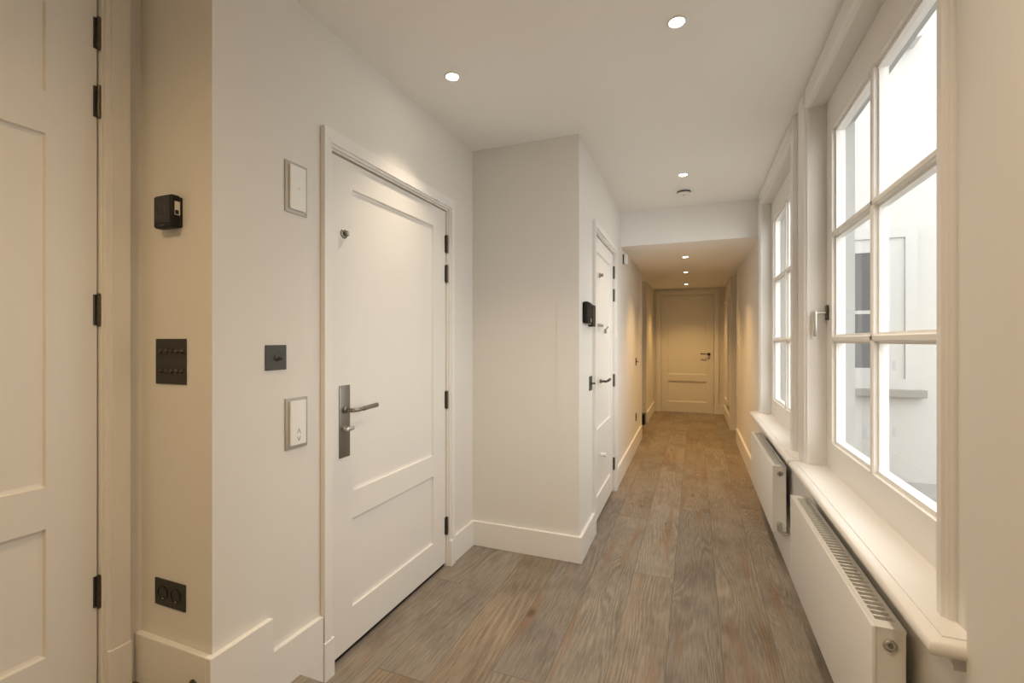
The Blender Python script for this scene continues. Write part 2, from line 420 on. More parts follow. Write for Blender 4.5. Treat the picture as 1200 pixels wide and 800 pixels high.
# ------------------------------------------------------------------ doors
def door_leaf(W, Ht, panels, T=0.04, rec=0.012, mould=0.014):
    bm = B()
    us = [0.0] + [p for p in (panels[0][0], panels[0][1])] + [W]
    vs = [0.0]
    for p in panels: vs += [p[2], p[3]]
    vs.append(Ht)
    holes = {(1, 1 + 2 * k) for k in range(len(panels))}
    # stiles and rails, full depth around sloping panel edges
    def P(u, v, d): return (u, d, v)
    A = [[bm.verts.new(P(u, v, 0)) for v in vs] for u in us]
    nu, nv = len(us) - 1, len(vs) - 1
    for i in range(nu):
        for j in range(nv):
            if (i, j) in holes:
                u0, u1, v0, v1 = us[i], us[i + 1], vs[j], vs[j + 1]
                ring = [A[i][j], A[i + 1][j], A[i + 1][j + 1], A[i][j + 1]]
                m1 = [bm.verts.new(P(u, v, rec * 0.8)) for u, v in ((u0 + 0.003, v0 + 0.003), (u1 - 0.003, v0 + 0.003), (u1 - 0.003, v1 - 0.003), (u0 + 0.003, v1 - 0.003))]
                m2 = [bm.verts.new(P(u, v, rec)) for u, v in ((u0 + mould, v0 + mould), (u1 - mould, v0 + mould), (u1 - mould, v1 - mould), (u0 + mould, v1 - mould))]
                for ra, rb in ((ring, m1), (m1, m2)):
                    for k in range(4): bm.faces.new((ra[k], ra[(k + 1) % 4], rb[(k + 1) % 4], rb[k]))
                bm.faces.new(m2)
            else:
                bm.faces.new((A[i][j], A[i + 1][j], A[i + 1][j + 1], A[i][j + 1]))
    # back and edges
    C = [[bm.verts.new(P(u, v, T)) for v in vs] for u in us]
    for i in range(nu):
        for j in range(nv): bm.faces.new((C[i][j], C[i][j + 1], C[i + 1][j + 1], C[i + 1][j]))
    for i in range(nu):
        bm.faces.new((A[i][0], A[i + 1][0], C[i + 1][0], C[i][0])); bm.faces.new((A[i][nv], A[i + 1][nv], C[i + 1][nv], C[i][nv]))
    for j in range(nv):
        bm.faces.new((A[0][j], A[0][j + 1], C[0][j + 1], C[0][j])); bm.faces.new((A[nu][j], A[nu][j + 1], C[nu][j + 1], C[nu][j]))
    return bm

def frame_bm(W, Ht, face, gap=0.004, outer=0.028, depth=0.16):
    """jamb lining around the leaf: leaf face at y=0, wall face at y=-face"""
    bm = B()
    slab(bm, 'y', -face, depth - face, [-gap - outer, -gap, W + gap, W + gap + outer], [-0.001, Ht + gap, Ht + gap + outer], {(1, 0)})
    # stop behind the leaf
    slab(bm, 'y', 0.041, 0.058, [-gap, 0.012, W - 0.012, W + gap], [0, Ht - 0.012, Ht + gap], {(1, 0)})
    return bm

def casing_bm(W, Ht, face, wid=0.068, thick=0.022, gap=0.004, reveal=0.006, plinth=0.155, head=None, wid_l=None, wid_r=None):
    wl = wid_l or wid; wr = wid_r or wid
    bm = B()
    i0, i1 = -gap - reveal, W + gap + reveal
    zt = Ht + gap + reveal
    y0 = -face
    slab(bm, 'y', y0 - thick, y0, [i0 - wl, i0 - 0.012, i1 + 0.012, i1 + wr], [0.0, zt + 0.012, zt + (head or wid)], {(1, 0)})
    slab(bm, 'y', y0 - thick * 0.6, y0, [i0 - 0.012, i0, i1, i1 + 0.012], [0.0, zt, zt + 0.012], {(1, 0)})
    return bm

def hinge(parent, x, z, hgt=0.10, mat='bronze'):
    bm = B()
    n = 5
    for k in range(n):
        z0 = z - hgt / 2 + k * hgt / n
        cyl(bm, (x, -0.008, z0 + 0.0008), (x, -0.008, z0 + hgt / n - 0.0008), 0.0075, seg=14)
    cyl(bm, (x, -0.008, z - hgt / 2 - 0.004), (x, -0.008, z + hgt / 2 + 0.004), 0.0055, seg=12)
    box(bm, x - 0.013, x + 0.013, -0.003, 0.001, z - hgt / 2, z + hgt / 2)
    return obj('hinge', bm, mat, parent, True)

def lever_set(parent, x, z, dirx=1, plate=True, pm='iron', wid=0.064, ht=0.305, thumb=True, zc=None, lean=0.12):
    if plate:
        zc = z - 0.048 if zc is None else zc
        bm = B(); box(bm, x - wid / 2, x + wid / 2, -0.004, 0.0, zc - ht / 2, zc + ht / 2, 0.0012)
        for sx in (-1, 1):
            for sz in (-1, 1):
                cyl(bm, (x + sx * (wid / 2 - 0.008), -0.0035, zc + sz * (ht / 2 - 0.009)), (x + sx * (wid / 2 - 0.008), -0.0052, zc + sz * (ht / 2 - 0.009)), 0.003, seg=10)
        pl = obj('handle_plate', bm, pm, parent, True)
    bm = B()
    lathe(bm, [(0, -0.001), (0.015, -0.001), (0.015, 0.008), (0.012, 0.011), (0.0085, 0.013), (0.0085, 0.05), (0, 0.052)], (x, -0.003, z), (0, -1, 0), 24)
    pts = [(x, -0.040, z), (x + dirx * 0.008, -0.049, z), (x + dirx * 0.025, -0.053, z), (x + dirx * 0.055, -0.054, z + 0.001), (x + dirx * 0.062, -0.054, z + 0.001)]
    tube(bm, pts, 0.0082, 14)
    tube(bm, [(x + dirx * 0.060, -0.054, z + 0.001), (x + dirx * 0.066, -0.054, z + 0.0015), (x + dirx * 0.145, -0.054, z + 0.006), (x + dirx * 0.150, -0.054, z + 0.006)], 0.0098, 14)
    lv = obj('lever_handle', bm, pm, parent, True)
    if thumb:
        bm = B()
        lathe(bm, [(0, -0.001), (0.013, -0.001), (0.013, 0.006), (0.010, 0.010), (0.010, 0.020), (0, 0.021)], (x, -0.003, z - 0.078), (0, -1, 0), 24)
        box(bm, x - 0.020, x + 0.026, -0.036, -0.020, z - 0.087, z - 0.069, 0.005)
        obj('thumb_turn', bm, 'chrome', parent, True)

P2 = lambda W, sc=1.0: [(0.112, W - 0.14, 0.178 * sc, 0.566 * sc), (0.112, W - 0.14, 0.681 * sc, 2.007 * sc)]

# door_1: the front door in the entry's left wall; local x runs away from the viewer
FACE = 0.010
def two_panel(W): return [(0.137, W - 0.137, 0.165, 0.549), (0.137, W - 0.137, 0.666, 1.976)]
Z1 = 0.024                      # gap under the leaves
d1 = root('door_1', (XL - FACE, 1.489, 0.0), PI / 2, 'white two panel front door with pewter lever and spyhole', 'door', None, 'structure')
obj('door_leaf', door_leaf(DW1, 2.089, two_panel(DW1)), 'door', d1, loc=(0, 0, Z1))
obj('door_frame', frame_bm(DW1, 2.115, FACE), 'trim', d1)
bm = B(); box(bm, -0.003, DW1 + 0.003, 0.012, 0.045, 0.0, 0.024); obj('gap_shade', bm, 'black', d1)  # dark strip put in as the shade under the leaf, stops light leaking
obj('casing', casing_bm(DW1, 2.115, FACE, wid=0.048, head=0.066), 'trim', d1)
bm = B(); box(bm, -0.062, -0.008, -FACE - 0.026, -FACE, 0.0, 0.153, 0.002)
obj('plinth_block', bm, 'trim', d1)
bm = B(); box(bm, DW1 + 0.009, DW1 + 0.060, -FACE - 0.026, -FACE, 0.0, 0.153, 0.002)
obj('plinth_block', bm, 'trim', d1)
for z in (1.920, 1.743, 0.993, 0.243): hinge(d1, DW1 + 0.003, z)
lever_set(d1, 0.086, 1.050)
bm = B()
lathe(bm, [(0, 0), (0.0205, 0), (0.0205, 0.003), (0.017, 0.006), (0.011, 0.007), (0.011, 0.011), (0.0125, 0.013), (0.0125, 0.018), (0.010, 0.021), (0, 0.021)], (0.084, 0, 1.796), (0, -1, 0), 28)
sp = obj('spyhole', bm, 'iron', d1, True)
bm = B(); lathe(bm, [(0, 0.0), (0.008, 0.0), (0.006, 0.004), (0, 0.005)], (0.084, -0.0205, 1.796), (0, -1, 0), 20)
obj('lens', bm, 'chrome', sp, True)

# door_2: in the corridor's left wall
d2 = root('door_2', cw(-0.010, 0.478), PI / 2 + A_L, 'white door in the corridor beside the intercom, seen edge on', 'door', None, 'structure')
obj('door_leaf', door_leaf(DW1, 2.089, two_panel(DW1)), 'door', d2, loc=(0, 0, Z1))
obj('door_frame', frame_bm(DW1, 2.115, FACE), 'trim', d2)
bm = B(); box(bm, -0.003, DW1 + 0.003, 0.012, 0.045, 0.0, 0.024); obj('gap_shade', bm, 'black', d2)  # black strip standing for the shaded gap under this leaf
obj('casing', casing_bm(DW1, 2.115, FACE, wid=0.050, head=0.056), 'trim', d2)
for z in (1.955, 1.752, 0.994, 0.250): hinge(d2, DW1 + 0.003, z, 0.105)
bm = B(); lathe(bm, [(0, 0), (0.02, 0), (0.02, 0.006), (0.012, 0.012), (0.012, 0.03), (0, 0.032)], (0.26, 0, 1.840), (0, -1, 0), 20)
obj('spyhole', bm, 'grey', d2, True)
lever_set(d2, 0.28, 1.038, 1, False, 'bronze', thumb=False)
bm = B(); box(bm, 0.22, 0.39, -0.010, 0.0, 1.453, 1.473, 0.002)
obj('door_guard', bm, 'grey', d2)
bm = B(); box(bm, 0.48, 0.51, -0.016, 0.0, 1.405, 1.440, 0.002); cyl(bm, (0.495, -0.016, 1.44), (0.495, -0.03, 1.46), 0.005, seg=10)
obj('guard_catch', bm, 'grey', d2)
bm = B(); lathe(bm, [(0, 0), (0.016, 0), (0.016, 0.012), (0.013, 0.03), (0.018, 0.034), (0.018, 0.042), (0, 0.044)], (0.32, 0, 0.472), (0, -1, 0), 20)
obj('door_bumper', bm, 'white', d2, True)

# door_3: end of the corridor, facing the viewer
WE = 0.925
d3 = root('door_3', (-0.605, YE + 0.03, 0.0), 0.0, 'warm lit panelled door closing the far end of the corridor', 'door', None, 'structure')
obj('door_leaf', door_leaf(WE, 2.206, [(0.12, WE - 0.12, 0.195, 0.590), (0.12, WE - 0.12, 0.715, 2.075)], rec=0.018, mould=0.02), 'door', d3, loc=(0, 0, 0.004))
obj('door_frame', frame_bm(WE, 2.210, 0.03), 'trim', d3)
obj('casing', casing_bm(WE, 2.210, 0.03, wid=0.076), 'trim', d3)
bm = B(); lathe(bm, [(0, 0), (0.027, 0), (0.027, 0.008), (0, 0.009)], (0.845, 0, 1.105), (0, -1, 0), 24)
obj('handle_rose', bm, 'plate', d3, True)
lever_set(d3, 0.845, 1.105, -1, False, 'plate', thumb=False)
bm = B(); lathe(bm, [(0, 0), (0.02, 0), (0.02, 0.006), (0, 0.007)], (0.845, 0, 1.03), (0, -1, 0), 24)
obj('key_rose', bm, 'steel', d3, True)

# door_4: at the very left of the picture, hinged at its far edge
d4 = root('door_4', (XA - 0.016, -0.073, 0.226), PI / 2, 'large white panelled door cut by the left edge', 'door', None, 'structure')
obj('door_leaf', door_leaf(DW1, 2.268, [(0.125, DW1 - 0.122, 0.203, 0.572), (0.125, DW1 - 0.122, 0.692, 1.707), (0.125, DW1 - 0.122, 1.827, 2.150)], mould=0.012), 'door', d4, loc=(0, 0, 0.004))
obj('door_frame', frame_bm(DW1, 2.272, 0.016), 'trim', d4)
bm = casing_bm(DW1, 2.272, 0.016, wid=0.062, thick=0.02)
obj('casing', bm, 'trim', d4)
bm = B(); box(bm, DW1 + 0.012, DW1 + 0.076, -0.016 - 0.024, -0.016, 0.0, 0.15, 0.002)
obj('plinth_block', bm, 'trim', d4)
for z in (2.070, 1.858, 1.212, 0.338): hinge(d4, DW1 + 0.003, z, 0.095)

# ------------------------------------------------------------------ windows
def window(name, w, label, ymull, side_label):
    b0, b1 = w['b0'], w['b1']
    yc = (b0 + b1) / 2
    r = root(name, (XF, yc, ZS), 0.0, label, 'window', None, 'structure')
    L0 = lambda y: y - yc
    zt = ZF - ZS
    # fixed outer frame + sash
    fw = 0.045; sw = 0.080
    bm = B()
    slab(bm, 'x', 0.012, XG - XF, [L0(b0), L0(b0) + fw, L0(b1) - fw, L0(b1)], [-0.02, 0.05, zt - fw, zt], {(1, 1)})
    obj('window_frame', bm, 'sash', r)
    s0, s1 = L0(b0) + 0.0005, L0(b1) - 0.0005
    g0, g1 = L0(w['g0']), L0(w['g1'])
    zb, zg0, zg1, ztop = 0.002, 0.859 - ZS, 2.340 - ZS, zt - 0.0005
    bm = B()
    slab(bm, 'x', 0.0, 0.05, [s0, g0, g1, s1], [zb, zg0, zg1, ztop], {(1, 1)})
    # glazing bead, a small step round the glass
    slab(bm, 'x', 0.014, 0.05, [g0 - 0.001, g0 + 0.014, g1 - 0.014, g1 + 0.001], [zg0 - 0.001, zg0 + 0.014, zg1 - 0.014, zg1 + 0.001], {(1, 1)})
    sash = obj('sash', bm, 'sash', r)
    # muntins: an upright and two crossbars, moulded
    bm = B()
    ym = L0(ymull)
    def bar_prof(c, hw): return [(0.004, c - hw * 0.55), (0.0, c - hw * 0.35), (0.0, c + hw * 0.35), (0.004, c + hw * 0.55), (0.016, c + hw * 0.6), (0.018, c + hw), (0.046, c + hw), (0.046, c - hw), (0.018, c - hw), (0.016, c - hw * 0.6)]
    prism(bm, bar_prof(ym, 0.024), lambda x, y: (x, y, zg0 - 0.002), lambda x, y: (x, y, zg1 + 0.002))
    obj('muntin', bm, 'sash', sash)
    hgl = (zg1 - zg0)
    for k in (1, 2):
        zc = zg0 + hgl * k / 3
        bm = B()
        prism(bm, bar_prof(zc, 0.021), lambda x, z: (x, g0 - 0.002, z), lambda x, z: (x, g1 + 0.002, z))
        obj('muntin', bm, 'sash', sash)
    bm = B(); box(bm, 0.028, 0.032, g0 - 0.004, g1 + 0.004, zg0 - 0.004, zg1 + 0.004)
    obj('glass_pane', bm, 'glass', r)
    return r, L0

def casing_v(r, L0, prof):
    bm = B()
    return bm

w1, L1 = window('window_1', W1, 'tall six pane window on the right, nearest the viewer', 2.068, '')
w2, L2 = window('window_2', W2, 'farther six pane window on the right, seen at a steep angle', 3.815, '')

def window_trim(r, w, near_o, near_i, far_i, far_o, yc):
    near = [(XR, near_o), (XR - 0.006, near_o), (XR - 0.008, near_o + 0.004), (XR - 0.013, near_o + 0.005), (XR - 0.016, near_o + 0.010), (XR - 0.022, near_o + 0.013),
            (XR - 0.022, near_i - 0.012), (XR - 0.014, near_i - 0.006), (XR, near_i)]
    far = [(XR, far_i), (XR - 0.012, far_i + 0.003), (XR - 0.015, far_i + 0.014), (XR - 0.022, far_i + 0.018), (XR - 0.022, far_o - 0.008), (XR - 0.014, far_o), (XR, far_o)]
    T = lambda x, y, z: (x - XF, y - yc, z - ZS)
    for pf in (near, far):
        bm = B(); prism(bm, pf, lambda x, y: T(x, y, ZS), lambda x, y: T(x, y, 2.598))
        obj('casing', bm, 'trim', r)
    head = [(XR, ZT), (XR - 0.012, ZT + 0.003), (XR - 0.015, ZT + 0.012), (XR - 0.022, ZT + 0.016), (XR - 0.022, 2.590), (XR - 0.016, 2.599), (XR, 2.599)]
    bm = B(); prism(bm, head, lambda x, z: T(x, near_i - 0.03, z), lambda x, z: T(x, far_i + 0.03, z))
    obj('casing', bm, 'trim', r)
yc1, yc2 = (W1['b0'] + W1['b1']) / 2, (W2['b0'] + W2['b1']) / 2
window_trim(w1, W1, 1.296, 1.342, 2.683, 2.850, yc1)
window_trim(w2, W2, 2.975, 3.072, 4.438, 4.530, yc2)

def sill(r, y0, y1, yc, w):
    T = lambda x, y, z: Vector((x - XF, y - yc, z - ZS))
    bm = B()
    xf = 0.4465
    # board with a bullnose that turns the corner at both ends
    th = 0.036
    zt = ZS
    rings = []
    n = 10
    for k in range(n + 1):
        a = -PI / 2 + PI * k / n
        ins = 0.018 * (1 - math.cos(a)); z = zt - th / 2 + th / 2 * math.sin(a)
        rings.append([bm.verts.new(T(xf + ins, y0 + ins, z)), bm.verts.new(T(XR + 0.002, y0 + ins, z)), bm.verts.new(T(XR + 0.002, y1 - ins * 0.5, z)), bm.verts.new(T(xf + ins, y1 - ins * 0.5, z))])
    for a, c in zip(rings, rings[1:]):
        for k in range(4): bm.faces.new((a[k], a[(k + 1) % 4], c[(k + 1) % 4], c[k]))
    bm.faces.new(rings[0][::-1]); bm.faces.new(rings[-1])
    # raised board running back into the splayed reveal
    A = [(xf + 0.030, y0 + 0.024), (XR + 0.0, y0 + 0.024), (XR, w['f0'] + 0.001), (XF + 0.01, w['b0'] + 0.002), (XF + 0.01, w['b1'] - 0.002), (XR, w['f1'] - 0.001), (XR, y1 - 0.002), (xf + 0.030, y1 - 0.002)]
    prism(bm, A, lambda x, y: T(x, y, zt - 0.020), lambda x, y: T(x, y, zt + 0.0025))
    s = obj('window_sill', bm, 'trim', r, True)
    bm = B()
    z = zt - th
    mp = [(XR, z), (XR - 0.046, z), (XR - 0.044, z - 0.006), (XR - 0.036, z - 0.012), (XR - 0.031, z - 0.026), (XR - 0.030, z - 0.034), (XR, z - 0.034)]
    prism(bm, mp, lambda x, zz_: T(x, y0 + 0.034, zz_), lambda x, zz_: T(x, y1 - 0.015, zz_))
    obj('sill_moulding', bm, 'trim', s)
sill(w1, 1.200, 2.745, yc1, W1)
sill(w2, 2.795, 4.570, yc2, W2)

# espagnolette handle of window_1
bm = B()
y = 2.655 - yc1; z = 1.480 - ZS
box(bm, -0.012, 0.0, y - 0.014, y + 0.014, z - 0.036, z + 0.036, 0.004)
rose = obj('handle_rose', bm, 'bronze', w1, True)
bm = B()
tube(bm, [(-0.008, y, z), (-0.030, y, z), (-0.042, y, z), (-0.050, y, z - 0.004)], 0.008, 12)
box(bm, -0.060, -0.046, y - 0.009, y + 0.009, z - 0.115, z + 0.010, 0.004)
obj('lever_handle', bm, 'steel', w1, True)

# ------------------------------------------------------------------ radiators
def radiator(y0, y1, label, valve_parts):
    L = y1 - y0; X0, X1, Z0, Z1 = 0.4265, 0.500, 0.210, 0.604
    r = root('radiator', (X0, y0, 0.0), 0.0, label, 'radiator', 'flat panel radiators under the windows')
    D = X1 - X0; Ht = Z1
    bm = B(); box(bm, 0.0, 0.010, 0.0, L, Z0, Ht, 0.003, 3)
    obj('front_panel', bm, 'rad', r, True)
    bm = B(); box(bm, D - 0.012, D - 0.002, 0.018, L - 0.018, Z0 + 0.01, Ht - 0.012, 0.002)
    obj('rear_panel', bm, 'rad', r)
    for a, b in ((0.004, 0.014), (L - 0.014, L - 0.004)):
        bm = B(); box(bm, 0.009, D, a, b, Z0 + 0.004, Ht - 0.003, 0.002)
        obj('side_cover', bm, 'rad', r)
    # convector body deep inside
    bm = B()
    box(bm, 0.018, D - 0.018, 0.03, L - 0.03, Z0 + 0.03, Ht - 0.06)
    obj('convector', bm, 'radin', r)
    # top grille: rim and cross slats
    bm = B()
    m = 0.040
    slab(bm, 'z', Ht - 0.010, Ht - 0.001, [0.008, 0.019, D - 0.010, D], [0.003, m, L - m, L - 0.003], {(1, 1)})
    n = int((L - 2 * m) / 0.0255)
    for k in range(n + 1):
        yy = m + (L - 2 * m) * k / n
        box(bm, 0.017, D - 0.008, yy - 0.0035, yy + 0.0035, Ht - 0.012, Ht - 0.002)
    obj('top_grille', bm, 'rad', r)
    # vent plug on the near side cover
    bm = B(); lathe(bm, [(0, 0.001), (0.0155, 0.001), (0.0155, 0.004), (0.0130, 0.006), (0.0110, 0.003), (0.0, 0.003)], (0.040, 0.004, Ht - 0.044), (0, -1, 0), 28)
    p = obj('vent_plug', bm, 'chrome', r, True)
    bm = B(); lathe(bm, [(0.0, 0.002), (0.0065, 0.002), (0.006, 0.007), (0.0, 0.0075)], (0.040, 0.004, Ht - 0.044), (0, -1, 0), 6)
    obj('bleed_screw', bm, 'iron', p)
    for yy in (0.22, L - 0.22):
        bm = B(); box(bm, D - 0.004, XR - X0, yy - 0.02, yy + 0.02, Z0 + 0.05, Ht - 0.06, 0.002)
        obj('wall_bracket', bm, 'rad', r)
    # lower valve at the near end with its tail into the wall
    if valve_parts:
        bm = B()
        vz = Z0 + 0.042
        lathe(bm, [(0, 0), (0.012, 0), (0.012, 0.014), (0.010, 0.016), (0.010, 0.036), (0.0, 0.038)], (0.034, 0.006, vz), (0, -1, 0), 20)
        cyl(bm, (0.034, -0.024, vz - 0.020), (0.034, -0.024, vz + 0.026), 0.0135, seg=20, bev=0.003)
        tube(bm, [(0.034, -0.024, vz - 0.012), (0.040, -0.024, vz - 0.030), (0.052, -0.024, vz - 0.036), (XR - X0 - BT - 0.004, -0.024, vz - 0.036)], 0.0075, 12)
        cyl(bm, (0.050, -0.024, vz - 0.036), (0.066, -0.024, vz - 0.036), 0.0115, seg=6)
        obj('valve', bm, 'chrome', r, True)
    return r
radiator(1.463, 2.575, 'white flat radiator with slatted top nearest the viewer', True)
radiator(3.135, 4.255, 'white flat radiator under the farther window, chrome valve showing', True)

# ------------------------------------------------------------------ wall fittings, left wall (X = XL, facing +X)
# local frame: x away from the viewer along the wall, -y out of the wall, z up
def plate_root(name, y, z, label, cat, group=None): return root(name, (XL, y, z), PI / 2, label, cat, group)

def lift_panel(y, z, label, marks):
    r = plate_root('control_panel', y, z, label, 'control panel', 'silver framed control panels by the front door')
    bm = B(); slab(bm, 'y', -0.006, 0.0, [-0.050, -0.034, 0.034, 0.050], [-0.093, -0.076, 0.076, 0.093], set())
    f = obj('frame', bm, 'steel', r)
    bm = B(); box(bm, -0.035, 0.037, -0.014, -0.0055, -0.080, 0.082, 0.002)
    b = obj('push_plate', bm, 'white', r)
    if marks:
        for s, zc in ((1, -0.030), (-1, -0.058)):
            bm = B()
            for q in (-1, 1):
                prism(bm, [(0.002 + q * 0.008, zc - s * 0.008), (0.002 + q * 0.0055, zc - s * 0.008), (0.002 - q * 0.0003, zc + s * 0.006), (0.002 + q * 0.0015, zc + s * 0.008)],
                      lambda x, zz_: (x, -0.0146, zz_), lambda x, zz_: (x, -0.0138, zz_))
            obj('arrow_mark', bm, 'grey', b)
    else:
        bm = B(); lathe(bm, [(0, 0), (0.006, 0), (0.006, 0.0006), (0, 0.0006)], (0.004, -0.0138, 0.0), (0, -1, 0), 20)
        obj('indicator', bm, 'pink', b)
        bm = B(); lathe(bm, [(0, 0), (0.003, 0), (0.003, 0.001), (0, 0.001)], (0.042, -0.006, -0.085), (0, -1, 0), 14)
        obj('lock_dot', bm, 'grey', r)
    return r
lift_panel(1.307, 1.903, 'silver framed blank white panel high up left of the front door', False)
lift_panel(1.308, 1.040, 'silver framed white panel with up and down arrows below the switch', True)

def toggle(parent, x, z, sc=1.0, mat='plateg', down=1):
    bm = B(); lathe(bm, [(0, 0), (0.0115 * sc, 0), (0.0115 * sc, 0.003), (0.008 * sc, 0.006), (0.0, 0.006)], (x, -0.0035, z), (0, -1, 0), 20)
    c = obj('toggle_collar', bm, mat, parent, True)
    bm = B(); tube(bm, [(x, -0.006, z), (x + 0.001, -0.014 * sc, z - 0.002 * down), (x + 0.002, -0.022 * sc, z - 0.006 * down)], 0.003 * sc, 12, 0.0045 * sc)
    obj('toggle', bm, mat, c, True)

r = plate_root('light_switch', 1.219, 1.2835, 'single square graphite toggle switch above the arrow panel', 'light switch')
bm = B(); box(bm, -0.044, 0.044, -0.004, 0.0, -0.044, 0.044, 0.001); obj('switch_plate', bm, 'plateg', r)
toggle(r, 0.004, 0.0, 1.15)

# alcove end wall fittings (Y = YA, facing -Y)
def alc(name, x, z, label, cat): return root(name, (x, YA, z), 0.0, label, cat)
r = alc('light_switch', -1.5615, 1.276, 'dark multi toggle switch plate under the thermostat', 'light switch')
bm = B(); box(bm, -0.0725, 0.0725, -0.004, 0.0, -0.0725, 0.0725, 0.001); obj('switch_plate', bm, 'plate', r)
for zc in (0.033, -0.031):
    for k in range(5): toggle(r, -0.046 + 0.0255 * k, zc, 0.62, 'bronze')

r = alc('power_socket', -1.5655, 0.530, 'dark double wall socket above the alcove baseboard', 'socket')
bm = B(); slab(bm, 'y', -0.004, 0.0, [-0.0725, 0.0725], [-0.042, 0.042]); 
obj('socket_plate', bm, 'plate', r)
for sx in (-0.032, 0.030):
    bm = B(); lathe(bm, [(0.0225, 0.0), (0.0225, 0.0030), (0.0215, 0.0030), (0.0205, 0.0002), (0.0, 0.0002)], (sx, -0.0035, 0.0), (0, -1, 0), 28)
    s = obj('socket_well', bm, 'black', r, True)
    for px in (-0.0095, 0.0095):
        bm = B(); cyl(bm, (sx + px, -0.0036, 0.0), (sx + px, -0.0052, 0.0), 0.0026, seg=10); obj('contact', bm, 'plateg', s)
    bm = B(); box(bm, sx - 0.003, sx + 0.003, -0.0065, -0.0036, -0.0195, -0.0165); obj('earth_clip', bm, 'chrome', s)

# thermostat: a black cube-like unit standing off the wall
r = alc('thermostat', -1.549, 1.747, 'black box shaped thermostat on the alcove wall above the switches', 'thermostat')
TW, TH, TD = 0.088, 0.102, 0.037
bm = B(); box(bm, -TW / 2 + 0.004, TW / 2 - 0.004, -0.008, 0.002, -TH / 2 + 0.004, TH / 2 - 0.004, 0.003); obj('wall_plate', bm, 'black', r)
bm = B(); box(bm, -TW / 2, TW / 2, -0.037, -0.006, -TH / 2, TH / 2, 0.008, 3); body = obj('housing', bm, 'black', r, True)
bm = B(); box(bm, -TW / 2 + 0.008, TW / 2 - 0.008, -0.0380, -0.035, -TH / 2 + 0.014, TH / 2 - 0.008, 0.001); scr = obj('screen', bm, 'screen', r)
# dim digits on the display (two seven-segment figures)
def seg_digit(bm, x, z, w, h, segs, t, y0, y1):
    R_ = {'a': (x, x + w, z + h - t, z + h), 'g': (x, x + w, z + h / 2 - t / 2, z + h / 2 + t / 2), 'd': (x, x + w, z, z + t), 'f': (x, x + t, z + h / 2, z + h),
          'b': (x + w - t, x + w, z + h / 2, z + h), 'e': (x, x + t, z, z + h / 2), 'c': (x + w - t, x + w, z, z + h / 2)}
    for s in segs:
        a = R_[s]; box(bm, a[0], a[1], y0, y1, a[2], a[3])
for k, (xo, segs) in enumerate(((-0.012, 'abged'), (0.002, 'bc'))):
    bm = B(); seg_digit(bm, xo, -0.006, 0.010, 0.018, segs, 0.0018, -0.0385, -0.0376); obj('digit', bm, 'dim', scr)
bm = B(); box(bm, -0.010, 0.010, -0.0376, -0.0366, -TH / 2 + 0.006, -TH / 2 + 0.0085); obj('name_mark', bm, 'dim', r)
bm = B(); box(bm, TW / 2 - 0.001, TW / 2 + 0.0006, -0.027, -0.011, -0.012, 0.030); st = obj('sticker', bm, 'label', r)
bm = B(); box(bm, TW / 2 + 0.0004, TW / 2 + 0.0010, -0.026, -0.015, -0.010, 0.003); obj('sticker_mark', bm, 'black', st)

# door stop on the alcove baseboard
r = root('door_stop', (-1.428, YA - BT, 0.290), 0.0, 'small round black door stop low on the alcove baseboard', 'door stop')
bm = B(); lathe(bm, [(0, 0), (0.016, 0), (0.016, 0.004), (0.010, 0.008), (0.009, 0.030), (0, 0.030)], (0, 0, 0), (0, -1, 0), 24); obj('stem', bm, 'bronze', r, True)
bm = B(); lathe(bm, [(0, 0.028), (0.014, 0.028), (0.015, 0.034), (0.015, 0.044), (0.012, 0.049), (0, 0.050)], (0, 0, 0), (0, -1, 0), 24); obj('rubber_tip', bm, 'black', r, True)

# ------------------------------------------------------------------ corridor left wall fittings
def cor(name, y, z, label, cat, group=None): return root(name, cw(0.0, y, z), PI / 2 + A_L, label, cat, group)
r = cor('intercom', 0.160, 1.520, 'black video intercom on the corridor wall before the second door', 'intercom')
bm = B(); box(bm, -0.062, 0.070, -0.010, 0.0, -0.062, 0.066, 0.003); obj('base_plate', bm, 'black', r)
bm = B(); box(bm, -0.070, 0.055, -0.036, -0.009, -0.066, 0.070, 0.006, 3); hs = obj('housing', bm, 'black', r, True)
bm = B(); box(bm, -0.020, 0.052, -0.0375, -0.035, -0.020, 0.062, 0.001); obj('screen', bm, 'screen', r)
bm = B(); box(bm, 0.022, 0.040, -0.0385, -0.035, -0.056, -0.030, 0.002); obj('talk_button', bm, 'chrome', r)
bm = B(); box(bm, 0.056, 0.074, -0.030, -0.009, -0.070, 0.066, 0.003); obj('edge_strip', bm, 'steel', r)
r = cor('door_chime', 0.325, 1.512, 'small black box on the wall between intercom and second door', 'door chime')
bm = B(); box(bm, -0.060, 0.060, -0.030, 0.0, -0.072, 0.072, 0.005, 3); obj('housing', bm, 'black', r, True)
bm = B(); box(bm, -0.045, 0.045, -0.032, -0.029, -0.06, 0.06, 0.001); obj('cover', bm, 'plate', r)
r = cor('light_switch', 0.345, 1.058, 'small dark toggle switch just before the second door, under the intercom', 'light switch')
bm = B(); box(bm, -0.042, 0.042, -0.005, 0.0, -0.048, 0.048, 0.001); obj('switch_plate', bm, 'plateg', r)
toggle(r, 0.0, 0.0, 1.5, 'plate', 0)
r = cor('motion_sensor', 2.02, 2.168, 'small white sensor high on the wall just past the beam', 'sensor')
bm = B(); box(bm, -0.028, 0.028, -0.012, 0.0, -0.045, 0.045, 0.004, 3); obj('base_plate', bm, 'plateg', r, True)
bm = B(); box(bm, -0.032, 0.032, -0.048, -0.012, -0.050, 0.050, 0.010, 3); obj('housing', bm, 'white', r, True)
r = cor('light_switch', 3.25, 1.088, 'small dark switch near the far end of the corridor left wall', 'light switch')
